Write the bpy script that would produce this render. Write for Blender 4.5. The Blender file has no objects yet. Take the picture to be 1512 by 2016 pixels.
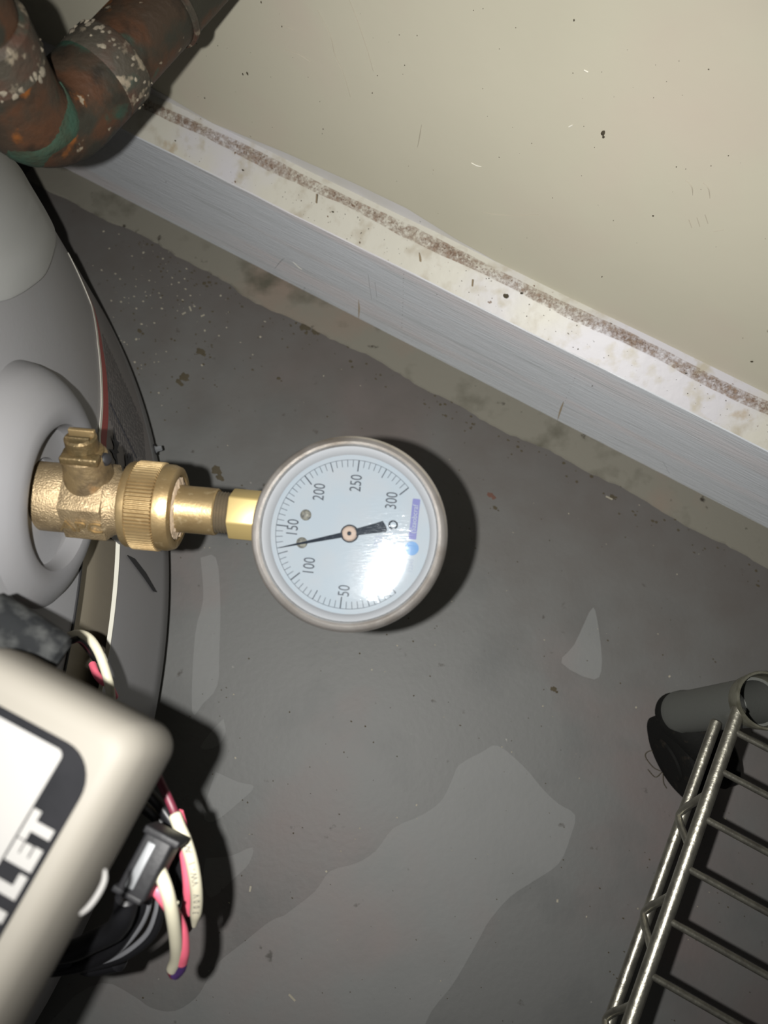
import bpy, bmesh, math, random
from mathutils import Vector, Matrix
random.seed(7)
C = bpy.context.scene.collection
PI = math.pi

# ------------------------------------------------------------------ camera
F, CX, CY, H = 1515.0, 756.0, 1008.0, 0.5          # phone lens, half a metre above the floor
down = Vector(((725 - CX) / F, -(1490 - CY) / F, -1)).normalized()
Zc = -down
Yc = (Vector((0, 1, 0)) - Vector((0, 1, 0)).dot(Zc) * Zc).normalized()
Xc = Yc.cross(Zc)
M = Matrix((Xc, Yc, Zc))                            # camera axes -> world
cam = bpy.data.cameras.new('camera')
cam.sensor_fit = 'VERTICAL'; cam.sensor_height = 36; cam.sensor_width = 27
cam.lens = 36 * F / 2016; cam.clip_start = 0.005
cam.dof.use_dof = True; cam.dof.focus_distance = 0.36; cam.dof.aperture_fstop = 13
co = bpy.data.objects.new('camera', cam); C.objects.link(co)
mw = M.to_4x4(); mw.translation = Vector((0, 0, H)); co.matrix_world = mw
bpy.context.scene.camera = co

# ------------------------------------------------------------------ world, flash, exposure
w = bpy.data.worlds.new('world'); bpy.context.scene.world = w; w.use_nodes = True
w.node_tree.nodes['Background'].inputs[0].default_value = (0.93, 0.95, 1, 1)
w.node_tree.nodes['Background'].inputs[1].default_value = 0.055
fl = bpy.data.lights.new('flash', 'SPOT'); fl.energy = 13; fl.shadow_soft_size = 0.0022
fl.spot_size = math.radians(112); fl.spot_blend = 1.0; fl.color = (1, 0.985, 0.95)
fo = bpy.data.objects.new('phone_flash', fl); C.objects.link(fo)
fm = (M @ Matrix.Rotation(math.radians(1), 3, 'X') @ Matrix.Rotation(math.radians(-3), 3, 'Y')).to_4x4()
fm.translation = Vector((0, 0, H)) + M @ Vector((-0.0205, 0.0005, 0)); fo.matrix_world = fm
vs = bpy.context.scene.view_settings
vs.view_transform = 'Standard'; vs.look = 'None'; vs.exposure = 0; vs.gamma = 1; vs.use_curve_mapping = False

def ray(u, v): return M @ Vector(((u - CX) / F, -(v - CY) / F, -1))
def at(u, v, z):                                    # point seen at a pixel, at a given height
    r = ray(u, v); t = (z - H) / r.z; return Vector((r.x * t, r.y * t, z))

# ------------------------------------------------------------------ materials
def srgb(*c): return tuple(((x / 255) / 12.92 if x < 11 else (((x / 255) + .055) / 1.055) ** 2.4) for x in c) + (1,)
def mat(name, col, rough=.6, metal=0., spec=.5, bump=0., bscale=400., var=None, vscale=20., vlo=.4, vhi=.7, coat=0., layers=(), vdetail=6, stretch=None):
    m = bpy.data.materials.new(name); m.use_nodes = True; nt = m.node_tree; N = nt.nodes; L = nt.links
    b = N['Principled BSDF']; b.inputs['Roughness'].default_value = rough; b.inputs['Metallic'].default_value = metal
    b.inputs['Specular IOR Level'].default_value = spec; b.inputs['Coat Weight'].default_value = coat; b.inputs['Coat Roughness'].default_value = .1
    tc = N.new('ShaderNodeTexCoord'); src = tc.outputs['Object']
    if stretch:
        m1 = N.new('ShaderNodeMapping'); m1.inputs['Rotation'].default_value = (0, 0, stretch[1]); mp = N.new('ShaderNodeMapping'); mp.inputs['Scale'].default_value = stretch[0]
        L.new(src, m1.inputs['Vector']); L.new(m1.outputs['Vector'], mp.inputs['Vector']); ssrc = mp.outputs['Vector']
    else: ssrc = src
    cur = None
    def setc(v): 
        r = N.new('ShaderNodeRGB'); r.outputs[0].default_value = v; return r.outputs[0]
    cur = setc(col)
    ll = list(layers)
    if var: ll.insert(0, (var, vscale, vlo, vhi, 0))
    for (c, s, lo, hi, off) in ll:
        n = N.new('ShaderNodeTexNoise'); n.inputs['Scale'].default_value = s; n.inputs['Detail'].default_value = vdetail
        ad = N.new('ShaderNodeVectorMath'); ad.operation = 'ADD'; ad.inputs[1].default_value = (off, off * .7, off * 1.3)
        L.new(ssrc, ad.inputs[0]); L.new(ad.outputs[0], n.inputs['Vector'])
        mr = N.new('ShaderNodeMapRange'); mr.inputs['From Min'].default_value = lo; mr.inputs['From Max'].default_value = hi
        L.new(n.outputs['Fac'], mr.inputs['Value'])
        mx = N.new('ShaderNodeMix'); mx.data_type = 'RGBA'
        L.new(mr.outputs['Result'], mx.inputs['Factor']); L.new(cur, mx.inputs['A']); mx.inputs['B'].default_value = c
        cur = mx.outputs['Result']
    L.new(cur, b.inputs['Base Color'])
    if bump:
        n = N.new('ShaderNodeTexNoise'); n.inputs['Scale'].default_value = bscale; n.inputs['Detail'].default_value = 4
        L.new(ssrc, n.inputs['Vector'])
        bp = N.new('ShaderNodeBump'); bp.inputs['Strength'].default_value = bump; bp.inputs['Distance'].default_value = .0004
        L.new(n.outputs['Fac'], bp.inputs['Height']); L.new(bp.outputs['Normal'], b.inputs['Normal'])
    return m
def L3(r, g, b): return (r, g, b, 1)

WALLDIR = math.radians(-30)
m_floor = mat('grey_floor_paint', L3(.099, .100, .097), .55, bump=.35, bscale=260, spec=.3,
    layers=[(L3(.107, .092, .088), 9, .52, .66, 1), (L3(.078, .080, .078), 22, .5, .8, 3), (L3(.040, .036, .030), 95, .70, .76, 5), (L3(.19, .185, .17), 170, .735, .76, 9)])
m_litfloor = mat('painted_lit_floor', L3(.132, .134, .131), .6, bump=.35, bscale=260, spec=.3,
    layers=[(L3(.140, .126, .121), 9, .52, .66, 1), (L3(.120, .123, .120), 22, .5, .8, 3), (L3(.06, .055, .05), 95, .70, .76, 5)])  # floor paint lightened to show where lamp light falls
m_strip = mat('bare_concrete_strip', L3(.145, .137, .112), .8, bump=.5, bscale=180, spec=.2,
    layers=[(L3(.165, .132, .105), 14, .57, .72, 2), (L3(.07, .065, .048), 38, .55, .75, 4), (L3(.03, .025, .018), 110, .68, .74, 5)])
m_wall = mat('beige_wall_paint', L3(.47, .445, .355), .55, bump=.15, bscale=120, spec=.3,
    layers=[(L3(.475, .415, .345), 7, .5, .66, 1), (L3(.42, .40, .315), 3, .5, .75, 4), (L3(.16, .12, .08), 150, .765, .78, 7)])
m_overlap = mat('white_overpaint', L3(.50, .49, .485), .5, var=L3(.46, .445, .41), vscale=30)
m_base = mat('blue_grey_board_paint', L3(.48, .50, .525), .42, bump=1.0, bscale=36, stretch=((1.5, 30, 26), math.radians(30)), spec=.4,
    layers=[(L3(.51, .49, .50), 1.5, .5, .62, 1), (L3(.38, .40, .41), 8, .52, .8, 3)])
m_cap = mat('cream_board_top_paint', L3(.43, .415, .36), .45, bump=.4, bscale=160, spec=.4,
    layers=[(L3(.42, .41, .43), 9, .5, .62, 1), (L3(.34, .31, .25), 90, .52, .70, 3), (L3(.30, .235, .15), 40, .66, .74, 11), (L3(.12, .075, .045), 260, .70, .73, 6)])
m_jack = mat('grey_jacket_enamel', L3(.200, .200, .207), .42, spec=.4, bump=.12, bscale=500, var=L3(.18, .172, .17), vscale=6)
m_dome = mat('pale_grey_plastic', L3(.135, .135, .14), .42, spec=.35, bump=.08, bscale=300, var=L3(.125, .122, .12), vscale=12)
m_litjack = mat('painted_lit_jacket', L3(.30, .305, .30), .5, spec=.3, bump=.1, bscale=400)  # paler jacket colour for the painted pool of light
m_dark = mat('black_gap', L3(.006, .006, .007), .8)
m_label = mat('grey_label_print', L3(.135, .122, .118), .5, var=L3(.115, .11, .108), vscale=20)
m_red = mat('red_stripe', L3(.20, .033, .027), .5)
m_white = mat('white_edge', L3(.40, .39, .34), .5)
m_ink = mat('black_ink', L3(.018, .018, .022), .6)
m_ink2 = mat('grey_ink', L3(.055, .052, .052), .6)
m_tan = mat('brushed_bare_metal', L3(.30, .265, .205), .5, metal=.35, bump=.8, bscale=90, stretch=((1, 1, .05), 0),
    layers=[(L3(.12, .10, .075), 30, .5, .7, 1), (L3(.05, .035, .025), 12, .62, .75, 6)])
m_brass = mat('cast_brass', L3(.27, .205, .12), .47, metal=.72, bump=1.0, bscale=1500, spec=.5,
    layers=[(L3(.19, .14, .08), 120, .45, .7, 1), (L3(.36, .28, .17), 500, .6, .7, 2)])
m_brass2 = mat('turned_brass', L3(.29, .21, .105), .40, metal=.78, bump=.2, bscale=800,
    layers=[(L3(.22, .15, .07), 70, .45, .7, 1), (L3(.38, .29, .16), 300, .6, .7, 2)])
m_brass3 = mat('bright_hex_brass', L3(.33, .25, .105), .45, metal=.5)
m_tarn = mat('tarnished_brass', L3(.15, .105, .05), .42, metal=.7, bump=.8, bscale=900,
    layers=[(L3(.07, .055, .028), 110, .45, .7, 1), (L3(.65, .29, .08), 60, .66, .74, 4)])
m_tarn2 = mat('dull_brown_brass', L3(.20, .145, .075), .5, metal=.7, bump=.6, bscale=700, layers=[(L3(.11, .08, .045), 150, .45, .65, 1), (L3(.30, .17, .07), 60, .6, .68, 4)])
m_thread = mat('thread_steel', L3(.20, .165, .115), .4, metal=.7)
m_tape = mat('thread_sealant', L3(.30, .23, .16), .7, bump=.6, bscale=500)
m_steel = mat('polished_steel_case', L3(.52, .49, .46), .27, metal=.9, bump=.25, bscale=300, var=L3(.33, .29, .25), vscale=60, vlo=.5)
m_dial = mat('white_dial_face', L3(.118, .135, .146), .7, spec=.1, var=L3(.126, .136, .142), vscale=90)
m_dinner = mat('white_dial_flange', L3(.175, .18, .183), .6, spec=.2)
m_dink = mat('dial_ink', L3(.020, .023, .027), .7, spec=.1)
m_needle = mat('needle_paint', L3(.008, .010, .013), .9, spec=0, var=L3(.025, .03, .035), vscale=900, vlo=.66, vhi=.72)
m_violet = mat('violet_print', L3(.060, .062, .125), .7, spec=.1); m_blue = mat('blue_print', L3(.045, .09, .16), .7, spec=.1)
m_lblue = mat('pale_print', L3(.095, .105, .13), .7, spec=.1)
m_hub = mat('pinkish_brass_hub', L3(.16, .125, .10), .8, spec=.05)
m_screw = mat('small_screw_metal', L3(.10, .098, .08), .6, metal=.3, spec=.1, var=L3(.03, .03, .03), vscale=900)
m_copper = mat('weathered_copper', L3(.030, .020, .013), .55, metal=.15, bump=1, bscale=350, spec=.25,
    layers=[(L3(.045, .021, .011), 45, .46, .56, 2), (L3(.020, .019, .014), 38, .5, .58, 8), (L3(.013, .010, .007), 70, .54, .66, 15), (L3(.018, .038, .026), 45, .60, .66, 12), (L3(.12, .042, .010), 50, .645, .69, 23), (L3(.17, .14, .10), 170, .68, .71, 33)])
m_sleeve = mat('crusted_copper_sleeve', L3(.036, .031, .023), .7, metal=.1, bump=1.5, bscale=350, spec=.25,
    layers=[(L3(.045, .024, .016), 50, .5, .62, 2), (L3(.022, .034, .025), 46, .57, .66, 8), (L3(.15, .125, .09), 150, .57, .64, 12)])
m_patina = mat('green_patina', L3(.018, .042, .028), .8, bump=1.2, bscale=500, spec=.2, var=L3(.022, .024, .014), vscale=110)
m_crust = mat('cream_mineral_crust', L3(.15, .13, .095), .85, bump=1.2, bscale=600, var=L3(.06, .045, .032), vscale=300)
m_chrome = mat('dull_chrome_wire', L3(.27, .26, .215), .36, metal=.9, bump=.5, bscale=500, var=L3(.18, .17, .145), vscale=180)
m_post = mat('grey_green_post', L3(.085, .088, .08), .5, metal=.3, bump=.3)
m_rust = mat('dirty_tube_rim', L3(.10, .097, .075), .6, metal=.4, var=L3(.03, .028, .015), vscale=120, bump=.6)
m_rubber = mat('black_rubber', L3(.0055, .0055, .005), .8, spec=.12, bump=.8, bscale=300, var=L3(.016, .013, .010), vscale=150, vlo=.6, vhi=.7)
m_case = mat('cream_plastic_case', L3(.098, .091, .078), .6, spec=.15)
m_panel = mat('black_label_panel', L3(.004, .0042, .0048), .8, spec=.06, var=L3(.007, .007, .008), vscale=60)
m_plabel = mat('white_label', L3(.135, .132, .127), .7, spec=.1)
m_pink = mat('pink_insulation', L3(.56, .10, .15), .5); m_maroon = mat('dark_red_insulation', L3(.09, .010, .022), .5)
m_wwire = mat('white_insulation', L3(.42, .395, .30), .5); m_purple = mat('purple_tip', L3(.035, .015, .07), .5)
m_bwire = mat('black_insulation', L3(.007, .007, .008), .4, spec=.25); m_gwire = mat('grey_glossy_cable', L3(.12, .122, .13), .3)
m_clamp = mat('black_plastic_clip', L3(.010, .010, .011), .5, spec=.2, bump=.4, bscale=300)
m_ccore = mat('silver_contact_bar', L3(.13, .135, .14), .5, metal=.2)
m_boot = mat('dusty_black_rubber', L3(.006, .0065, .007), .85, spec=.1, bump=1, bscale=250, var=L3(.035, .036, .035), vscale=170, vlo=.45, vhi=.75)
m_dirt = mat('brown_dirt', L3(.045, .036, .02), .9, bump=1, bscale=500); m_chip = mat('pale_paint_chip', L3(.24, .22, .17), .7)
m_rdirt = mat('reddish_dirt', L3(.085, .04, .028), .9)
def dust_mat(name, col, lo, hi, scale):
    m = bpy.data.materials.new(name); m.use_nodes = True; nt = m.node_tree; N = nt.nodes; L = nt.links
    b = N['Principled BSDF']; b.inputs['Base Color'].default_value = col; b.inputs['Roughness'].default_value = .9
    tc = N.new('ShaderNodeTexCoord'); n = N.new('ShaderNodeTexNoise'); n.inputs['Scale'].default_value = scale; n.inputs['Detail'].default_value = 8; n.inputs['Roughness'].default_value = .7
    n2 = N.new('ShaderNodeTexNoise'); n2.inputs['Scale'].default_value = 30
    L.new(tc.outputs['Object'], n.inputs['Vector']); L.new(tc.outputs['Object'], n2.inputs['Vector'])
    ad = N.new('ShaderNodeMath'); ad.operation = 'MULTIPLY_ADD'; ad.inputs[1].default_value = .35; L.new(n2.outputs['Fac'], ad.inputs[0]); L.new(n.outputs['Fac'], ad.inputs[2])
    mr = N.new('ShaderNodeMapRange'); mr.inputs['From Min'].default_value = lo + .17; mr.inputs['From Max'].default_value = hi + .17
    L.new(ad.outputs[0], mr.inputs['Value']); L.new(mr.outputs['Result'], b.inputs['Alpha']); return m
m_dust = dust_mat('brown_dust_line', L3(.235, .165, .12), .38, .74, 380)
m_dust2 = dust_mat('dark_dust_core', L3(.15, .095, .065), .52, .68, 700)
def glass_mat():
    m = bpy.data.materials.new('scratched_clear_lens'); m.use_nodes = True; nt = m.node_tree; N = nt.nodes; L = nt.links
    N.remove(N['Principled BSDF'])
    t = N.new('ShaderNodeBsdfTransparent'); g = N.new('ShaderNodeBsdfGlossy'); g2 = N.new('ShaderNodeBsdfGlossy'); a = N.new('ShaderNodeMixShader'); a2 = N.new('ShaderNodeMixShader')
    t.inputs['Color'].default_value = (.97, .98, 1, 1)
    tc = N.new('ShaderNodeTexCoord'); mp = N.new('ShaderNodeMapping'); mp.inputs['Scale'].default_value = (1, 6, 1); n = N.new('ShaderNodeTexNoise'); n.inputs['Scale'].default_value = 350; n.inputs['Detail'].default_value = 6
    L.new(tc.outputs['Object'], mp.inputs['Vector']); L.new(mp.outputs['Vector'], n.inputs['Vector'])
    bp = N.new('ShaderNodeBump'); bp.inputs['Strength'].default_value = .35; bp.inputs['Distance'].default_value = .0001
    L.new(n.outputs['Fac'], bp.inputs['Height']); L.new(bp.outputs['Normal'], g.inputs['Normal']); L.new(bp.outputs['Normal'], g2.inputs['Normal'])
    g.inputs['Roughness'].default_value = .047; g2.inputs['Roughness'].default_value = .15; g2.inputs['Color'].default_value = (.85, .93, 1, 1)
    a.inputs[0].default_value = .009; L.new(t.outputs[0], a.inputs[1]); L.new(g.outputs[0], a.inputs[2])
    a2.inputs[0].default_value = .0025; L.new(a.outputs[0], a2.inputs[1]); L.new(g2.outputs[0], a2.inputs[2])
    L.new(a2.outputs[0], N['Material Output'].inputs['Surface']); return m
m_glass = glass_mat()

# ------------------------------------------------------------------ object helpers
def obj(name, bm, m, parent=None, smooth=True, loc=None):
    """link a bmesh given in world coordinates; its origin is the parent's (or loc)"""
    o0 = Vector(parent['_o']) if parent is not None else Vector(loc or (0, 0, 0))
    bmesh.ops.translate(bm, verts=bm.verts, vec=-o0)
    bmesh.ops.recalc_face_normals(bm, faces=bm.faces)
    me = bpy.data.meshes.new(name); bm.to_mesh(me); bm.free()
    for p in me.polygons: p.use_smooth = smooth
    if smooth: 
        try: me.set_sharp_from_angle(angle=math.radians(38))
        except Exception: pass
    me.materials.append(m)
    o = bpy.data.objects.new(name, me); C.objects.link(o)
    if parent is not None: o.parent = parent
    else: o.location = o0
    o['_o'] = tuple(o0); return o
def thing(name, label, cat, loc, group=None):
    o = bpy.data.objects.new(name, None); C.objects.link(o); o.location = loc; o.empty_display_size = .01
    o['_o'] = tuple(loc); o['label'] = label; o['category'] = cat
    if group: o['group'] = group
    return o
def tag(o, label, cat, group=None):
    o['label'] = label; o['category'] = cat
    if group: o['group'] = group
    return o
def struct(o): o['kind'] = 'structure'; return o
def stuff(o): o['kind'] = 'stuff'; return o

def frame(ax, hint=Vector((0, 0, 1))):
    a = Vector(ax).normalized()
    if abs(a.dot(hint)) > .95: hint = Vector((0, 1, 0))
    x = hint.cross(a).normalized(); y = a.cross(x); return x, y, a
def lathe(o, ax, prof, seg=64, bm=None, knurl=None, hint=Vector((0, 0, 1)), hexa=None):
    """prof = [(radius, height)], about axis through o"""
    bm = bm or bmesh.new(); x, y, a = frame(ax, hint); o = Vector(o); rings = []
    for (r, h) in prof:
        if r < 1e-6: rings.append([bm.verts.new(o + a * h)]); continue
        ring = []
        for i in range(seg):
            t = 2 * PI * i / seg; rr = r
            if knurl and knurl[0] <= h <= knurl[1]: rr = r + (knurl[2] if i % 4 in (0, 1) else -knurl[2])
            ring.append(bm.verts.new(o + a * h + (x * math.cos(t) + y * math.sin(t)) * rr))
        rings.append(ring)
    for A, B in zip(rings, rings[1:]):
        if len(A) == 1 and len(B) == 1: continue
        for i in range(seg):
            j = (i + 1) % seg
            if len(A) == 1: bm.faces.new((A[0], B[j], B[i]))
            elif len(B) == 1: bm.faces.new((A[i], A[j], B[0]))
            else: bm.faces.new((A[i], A[j], B[j], B[i]))
    return bm
def catmull(P, n=8):
    P = [Vector(p) for p in P]
    if len(P) < 3: return P
    Q = [P[0] * 2 - P[1]] + P + [P[-1] * 2 - P[-2]]; out = []
    for i in range(1, len(Q) - 2):
        for k in range(n):
            t = k / n; a, b, c, d = Q[i - 1], Q[i], Q[i + 1], Q[i + 2]
            out.append(.5 * ((2 * b) + (c - a) * t + (2 * a - 5 * b + 4 * c - d) * t * t + (3 * b - a - 3 * c + d) * t ** 3))
    out.append(P[-1]); return out
def tube(P, r, seg=14, bm=None, smooth=True, n=8, cap=True):
    bm = bm or bmesh.new(); P = catmull(P, n) if smooth else [Vector(p) for p in P]
    rr = r if callable(r) else (lambda t: r)
    T = [(P[min(i + 1, len(P) - 1)] - P[max(i - 1, 0)]).normalized() for i in range(len(P))]
    x, y, a = frame(T[0]); rings = []
    for i, p in enumerate(P):
        x = (x - x.dot(T[i]) * T[i]).normalized(); y = T[i].cross(x)
        q = rr(i / (len(P) - 1))
        rings.append([bm.verts.new(p + (x * math.cos(2 * PI * k / seg) + y * math.sin(2 * PI * k / seg)) * q) for k in range(seg)])
    for A, B in zip(rings, rings[1:]):
        for i in range(seg): j = (i + 1) % seg; bm.faces.new((A[i], A[j], B[j], B[i]))
    if cap:
        for R, p, s in ((rings[0], P[0], -1), (rings[-1], P[-1], 1)):
            t = T[0] if s < 0 else T[-1]; q = (R[0].co - p).length
            inner = [bm.verts.new(p + (v.co - p) * .7 + t * s * q * .25) for v in R]
            for i in range(seg): j = (i + 1) % seg; bm.faces.new((R[i], R[j], inner[j], inner[i]))
            bm.faces.new(inner)
    return bm
def prism(pts, up, h, bm=None):
    """closed polygon (world points) extruded by up*h"""
    bm = bm or bmesh.new(); up = Vector(up)
    A = [bm.verts.new(Vector(p)) for p in pts]; B = [bm.verts.new(Vector(p) + up * h) for p in pts]; n = len(pts)
    bm.faces.new(A); bm.faces.new(B)
    for i in range(n): j = (i + 1) % n; bm.faces.new((A[i], A[j], B[j], B[i]))
    return bm
def box(o, x, y, z, bm=None, bevel=0):
    """box from corner o spanned by vectors x, y, z"""
    nb = bmesh.new(); o, x, y, z = map(Vector, (o, x, y, z))
    prism([o, o + x, o + x + y, o + y], z, 1, nb)
    if bevel: bmesh.ops.bevel(nb, geom=nb.edges[:], offset=bevel, segments=3, profile=.5, affect='EDGES')
    if bm is None: return nb
    me = bpy.data.meshes.new('t'); nb.to_mesh(me); nb.free(); bm.from_mesh(me); bpy.data.meshes.remove(me); return bm
def rrect(o, x, y, w, h, r, seg=8):
    """rounded rectangle outline: corner o, unit x,y"""
    P = []
    for cx_, cy_, a0 in ((w - r, r, -90), (w - r, h - r, 0), (r, h - r, 90), (r, r, 180)):
        for k in range(seg + 1):
            a = math.radians(a0 + 90 * k / seg); P.append(o + x * (cx_ + r * math.cos(a)) + y * (cy_ + r * math.sin(a)))
    return P
def text_bm(s, size, o, x, y, ext=.00004, sx=1., bold=0., bend=None):
    cu = bpy.data.curves.new('t', 'FONT'); cu.body = s; cu.size = size; cu.extrude = 0; cu.offset = bold; cu.align_x = 'CENTER'; cu.align_y = 'CENTER'
    to = bpy.data.objects.new('t', cu); C.objects.link(to); dg = bpy.context.evaluated_depsgraph_get()
    me = bpy.data.meshes.new_from_object(to.evaluated_get(dg)); bm = bmesh.new(); bm.from_mesh(me)
    bpy.data.objects.remove(to); bpy.data.curves.remove(cu); bpy.data.meshes.remove(me)
    z = Vector(x).cross(Vector(y)).normalized()
    f = bmesh.ops.extrude_face_region(bm, geom=bm.faces[:]); vs_ = [v for v in f['geom'] if isinstance(v, bmesh.types.BMVert)]
    top = set(vs_)
    for v in bm.verts: c = v.co.copy(); v.co = o + x * c.x * sx + y * c.y + z * (ext if v in top else 0)
    return bm
def blob(o, n, x, r, h, bm, seg=7):
    """small irregular lump"""
    n = Vector(n).normalized(); x = Vector(x).normalized(); y = n.cross(x)
    a0 = random.random() * 6; el = random.uniform(.5, 1)
    R = [bm.verts.new(o + (x * math.cos(a0 + 2 * PI * k / seg) + y * el * math.sin(a0 + 2 * PI * k / seg)) * r * random.uniform(.65, 1.15)) for k in range(seg)]
    t = bm.verts.new(o + n * h)
    for k in range(seg): bm.faces.new((R[k], R[(k + 1) % seg], t))

Z = Vector((0, 0, 1))
# ------------------------------------------------------------------ setting: floor, wall, baseboard
WD = Vector((.86590567, -.50020734, 0)); WN = Vector((.50020734, .86590567, 0)); WC = .25318775 / .48 * .5
def wp(s, d, z): return WD * s + WN * (WC + d) + Z * z          # along wall, behind board face, height
floor = struct(obj('floor', box((-1.6, -1.6, -.02), (3.2, 0, 0), (0, 3.2, 0), (0, 0, .02)), m_floor, smooth=False))
bm = box(wp(-1.5, .0245, 0), WD * 3, WN * .05, Z * 2.2)
wall = struct(obj('wall_back', bm, m_wall, smooth=False))
BT = .0855
prof = [(0, 0), (0, BT - .0006), (.0006, BT), (.0150, BT + .0105), (.0172, BT + .0125), (.0245, BT + .0145), (.0245, 0)]
bm = bmesh.new(); n = 60
S = [-.9 + 1.8 * i / n for i in range(n + 1)]
rows = []
for s in S:
    wv = .0003 * math.sin(s * 40) + .0002 * math.sin(s * 97)
    rows.append([bm.verts.new(wp(s, d - (wv if 0 < z < BT else 0) * 0, z + (wv if z >= BT - .001 else 0))) for d, z in prof])
fcap = []
for A, B in zip(rows, rows[1:]):
    for i in range(len(prof) - 1):
        f = bm.faces.new((A[i], B[i], B[i + 1], A[i + 1]))
        f.material_index = 1 if i >= 2 else 0
bm.faces.new(rows[0]); bm.faces.new(rows[-1][::-1])
baseb = struct(obj('baseboard_back', bm, m_base, smooth=False)); baseb.data.materials.append(m_cap)
# dust along the inner corner of the board's top
def dust_strip(name, m, d0, d1, lift, s0=-.40, s1=.5, amp=.0006):
    bm = bmesh.new(); prev = None
    for i in range(121):
        s = s0 + (s1 - s0) * i / 120
        a = d0 + amp * math.sin(s * 61) + random.uniform(-.0003, .0003); b = d1 + amp * math.sin(s * 47 + 1) + random.uniform(-.0003, .0003)
        def top(d):
            if d <= .015: return BT + .0105 * (d - .0006) / .0144
            if d <= .0172: return BT + .0105 + (d - .015) * .9
            return BT + .0125 + (d - .0172) * .274
        mid = (a + b) / 2
        pts = [bm.verts.new(wp(s, q, top(q) + lift)) for q in (a, min(a + (b - a) * .3, b), mid, b - (b - a) * .2, b)]
        if prev:
            for k in range(4): bm.faces.new((prev[k], pts[k], pts[k + 1], prev[k + 1]))
        prev = pts
    return stuff(obj(name, bm, m, baseb))
d1_ = dust_strip('dust', m_dust, .0143, .0203, .0011)
d2_ = dust_strip('dust', m_dust2, .0155, .0190, .0014)
# white overpaint tapering along the wall just above the board
def wallpt(u, v, d=.0245):
    r = ray(u, v); t = (WC + d) / (WN.x * r.x + WN.y * r.y); return Vector((0, 0, H)) + r * t
up_ = [(285, 165), (340, 196), (420, 243), (560, 300), (700, 362), (800, 410), (900, 472), (1000, 528), (1090, 580)]
tops = [wallpt(*p, .0243) for p in up_]; bm = bmesh.new()
lo_ = [WD * p.dot(WD) + WN * (WC + .0243) + Z * (BT + .0140) for p in tops]
A = [bm.verts.new(p) for p in tops]; B = [bm.verts.new(p) for p in lo_]
for i in range(len(A) - 1): bm.faces.new((A[i], A[i + 1], B[i + 1], B[i]))
obj('paint_overlap', bm, m_overlap, wall if False else baseb, smooth=False)['label'] = 'white overpaint on the wall above the board'
# bare strip of concrete at the foot of the board, ragged towards the paint
bm = bmesh.new(); prev = None
for i in range(241):
    s = -.45 + 1.0 * i / 240
    d = -.0245 + .0014 * math.sin(s * 33) + .0009 * math.sin(s * 91 + 1) + random.uniform(-.0006, .0006) + (.002 if s < -.25 else 0)
    q = [bm.verts.new(wp(s, dd, zz)) for dd, zz in ((d, 0.0), (d + .001, .0011), (0.0005, .0014))]
    if prev:
        for k in range(2): bm.faces.new((prev[k], q[k], q[k + 1], prev[k + 1]))
    prev = q
strip = struct(obj('trim_1', bm, m_strip, smooth=False))
# second lamp's light on the floor, painted in as lighter patches
def floor_patch(pix, m, name='light_patch', h=.00012, lab=None):
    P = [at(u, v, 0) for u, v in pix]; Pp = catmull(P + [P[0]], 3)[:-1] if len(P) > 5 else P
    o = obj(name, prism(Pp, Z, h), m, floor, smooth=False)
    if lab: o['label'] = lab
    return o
floor_patch([(560, 1802), (620, 1755), (650, 1715), (700, 1700), (740, 1675), (775, 1630), (830, 1605), (870, 1575), (892, 1530), (905, 1505), (950, 1480), (980, 1468), (1030, 1508), (1070, 1555), (1100, 1583), (1132, 1605), (1122, 1650), (1100, 1700), (1050, 1735), (1005, 1765), (965, 1810), (945, 1845), (920, 1890), (890, 1940), (850, 1990), (820, 2050), (760, 2130), (80, 2130), (120, 1990), (200, 1935), (262, 1960), (300, 1985), (345, 1990), (385, 1965), (405, 1935), (430, 1895), (480, 1855), (530, 1815)], m_litfloor, lab='long patch of lamp light painted on the grey floor')
floor_patch([(440, 1415), (444, 1440), (432, 1465), (410, 1475), (395, 1470), (418, 1438)], m_litfloor)
floor_patch([(425, 1520), (470, 1540), (500, 1549), (470, 1580), (420, 1618), (400, 1600)], m_litfloor)
floor_patch([(405, 1690), (455, 1685), (497, 1668), (490, 1700), (460, 1730), (415, 1768), (400, 1730)], m_litfloor)
floor_patch([(395, 1098), (425, 1098), (434, 1180), (432, 1280), (428, 1350), (400, 1385), (378, 1400), (384, 1250), (400, 1180)], m_litfloor)
floor_patch([(1160, 1205), (1172, 1202), (1185, 1300), (1170, 1338), (1105, 1305), (1130, 1270)], m_litfloor)
# rust spots and grit
for (u, v, r) in ((395, 693, .0042), (362, 742, .0040), (352, 752, .003), (275, 652, .0026), (425, 925, .0042), (432, 940, .003), (966, 975, .0035), (600, 642, .0045), (620, 652, .003), (975, 1000, .002), (1090, 1357, .0022), (548, 745, .0016), (1205, 978, .002)):
    bm = bmesh.new(); blob(at(u, v, 0), Z, WD, r, .0005, bm, 14); blob(at(u + 6, v + 5, 0), Z, WD, r * .5, .0005, bm, 9)
    obj('rust_spot', bm, m_dirt if v != 975 else m_rdirt, floor)
def grit(name, m, n, rng, r0, r1, zfun=None):
    bm = bmesh.new()
    for _ in range(n):
        u, v = rng(); p = at(u, v, 0)
        if p.dot(WN) > WC - .002: continue
        blob(p, Z, WD, random.uniform(r0, r1) ** 1, .0003, bm, 6)
    return stuff(obj(name, bm, m, floor))
grit('grit', m_dirt, 420, lambda: (random.uniform(120, 1512), random.uniform(380, 2016)), .0002, .0008)
grit('grit', m_dirt, 160, lambda: (random.gauss(330, 120), random.gauss(620, 110)), .0003, .0012)
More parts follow.
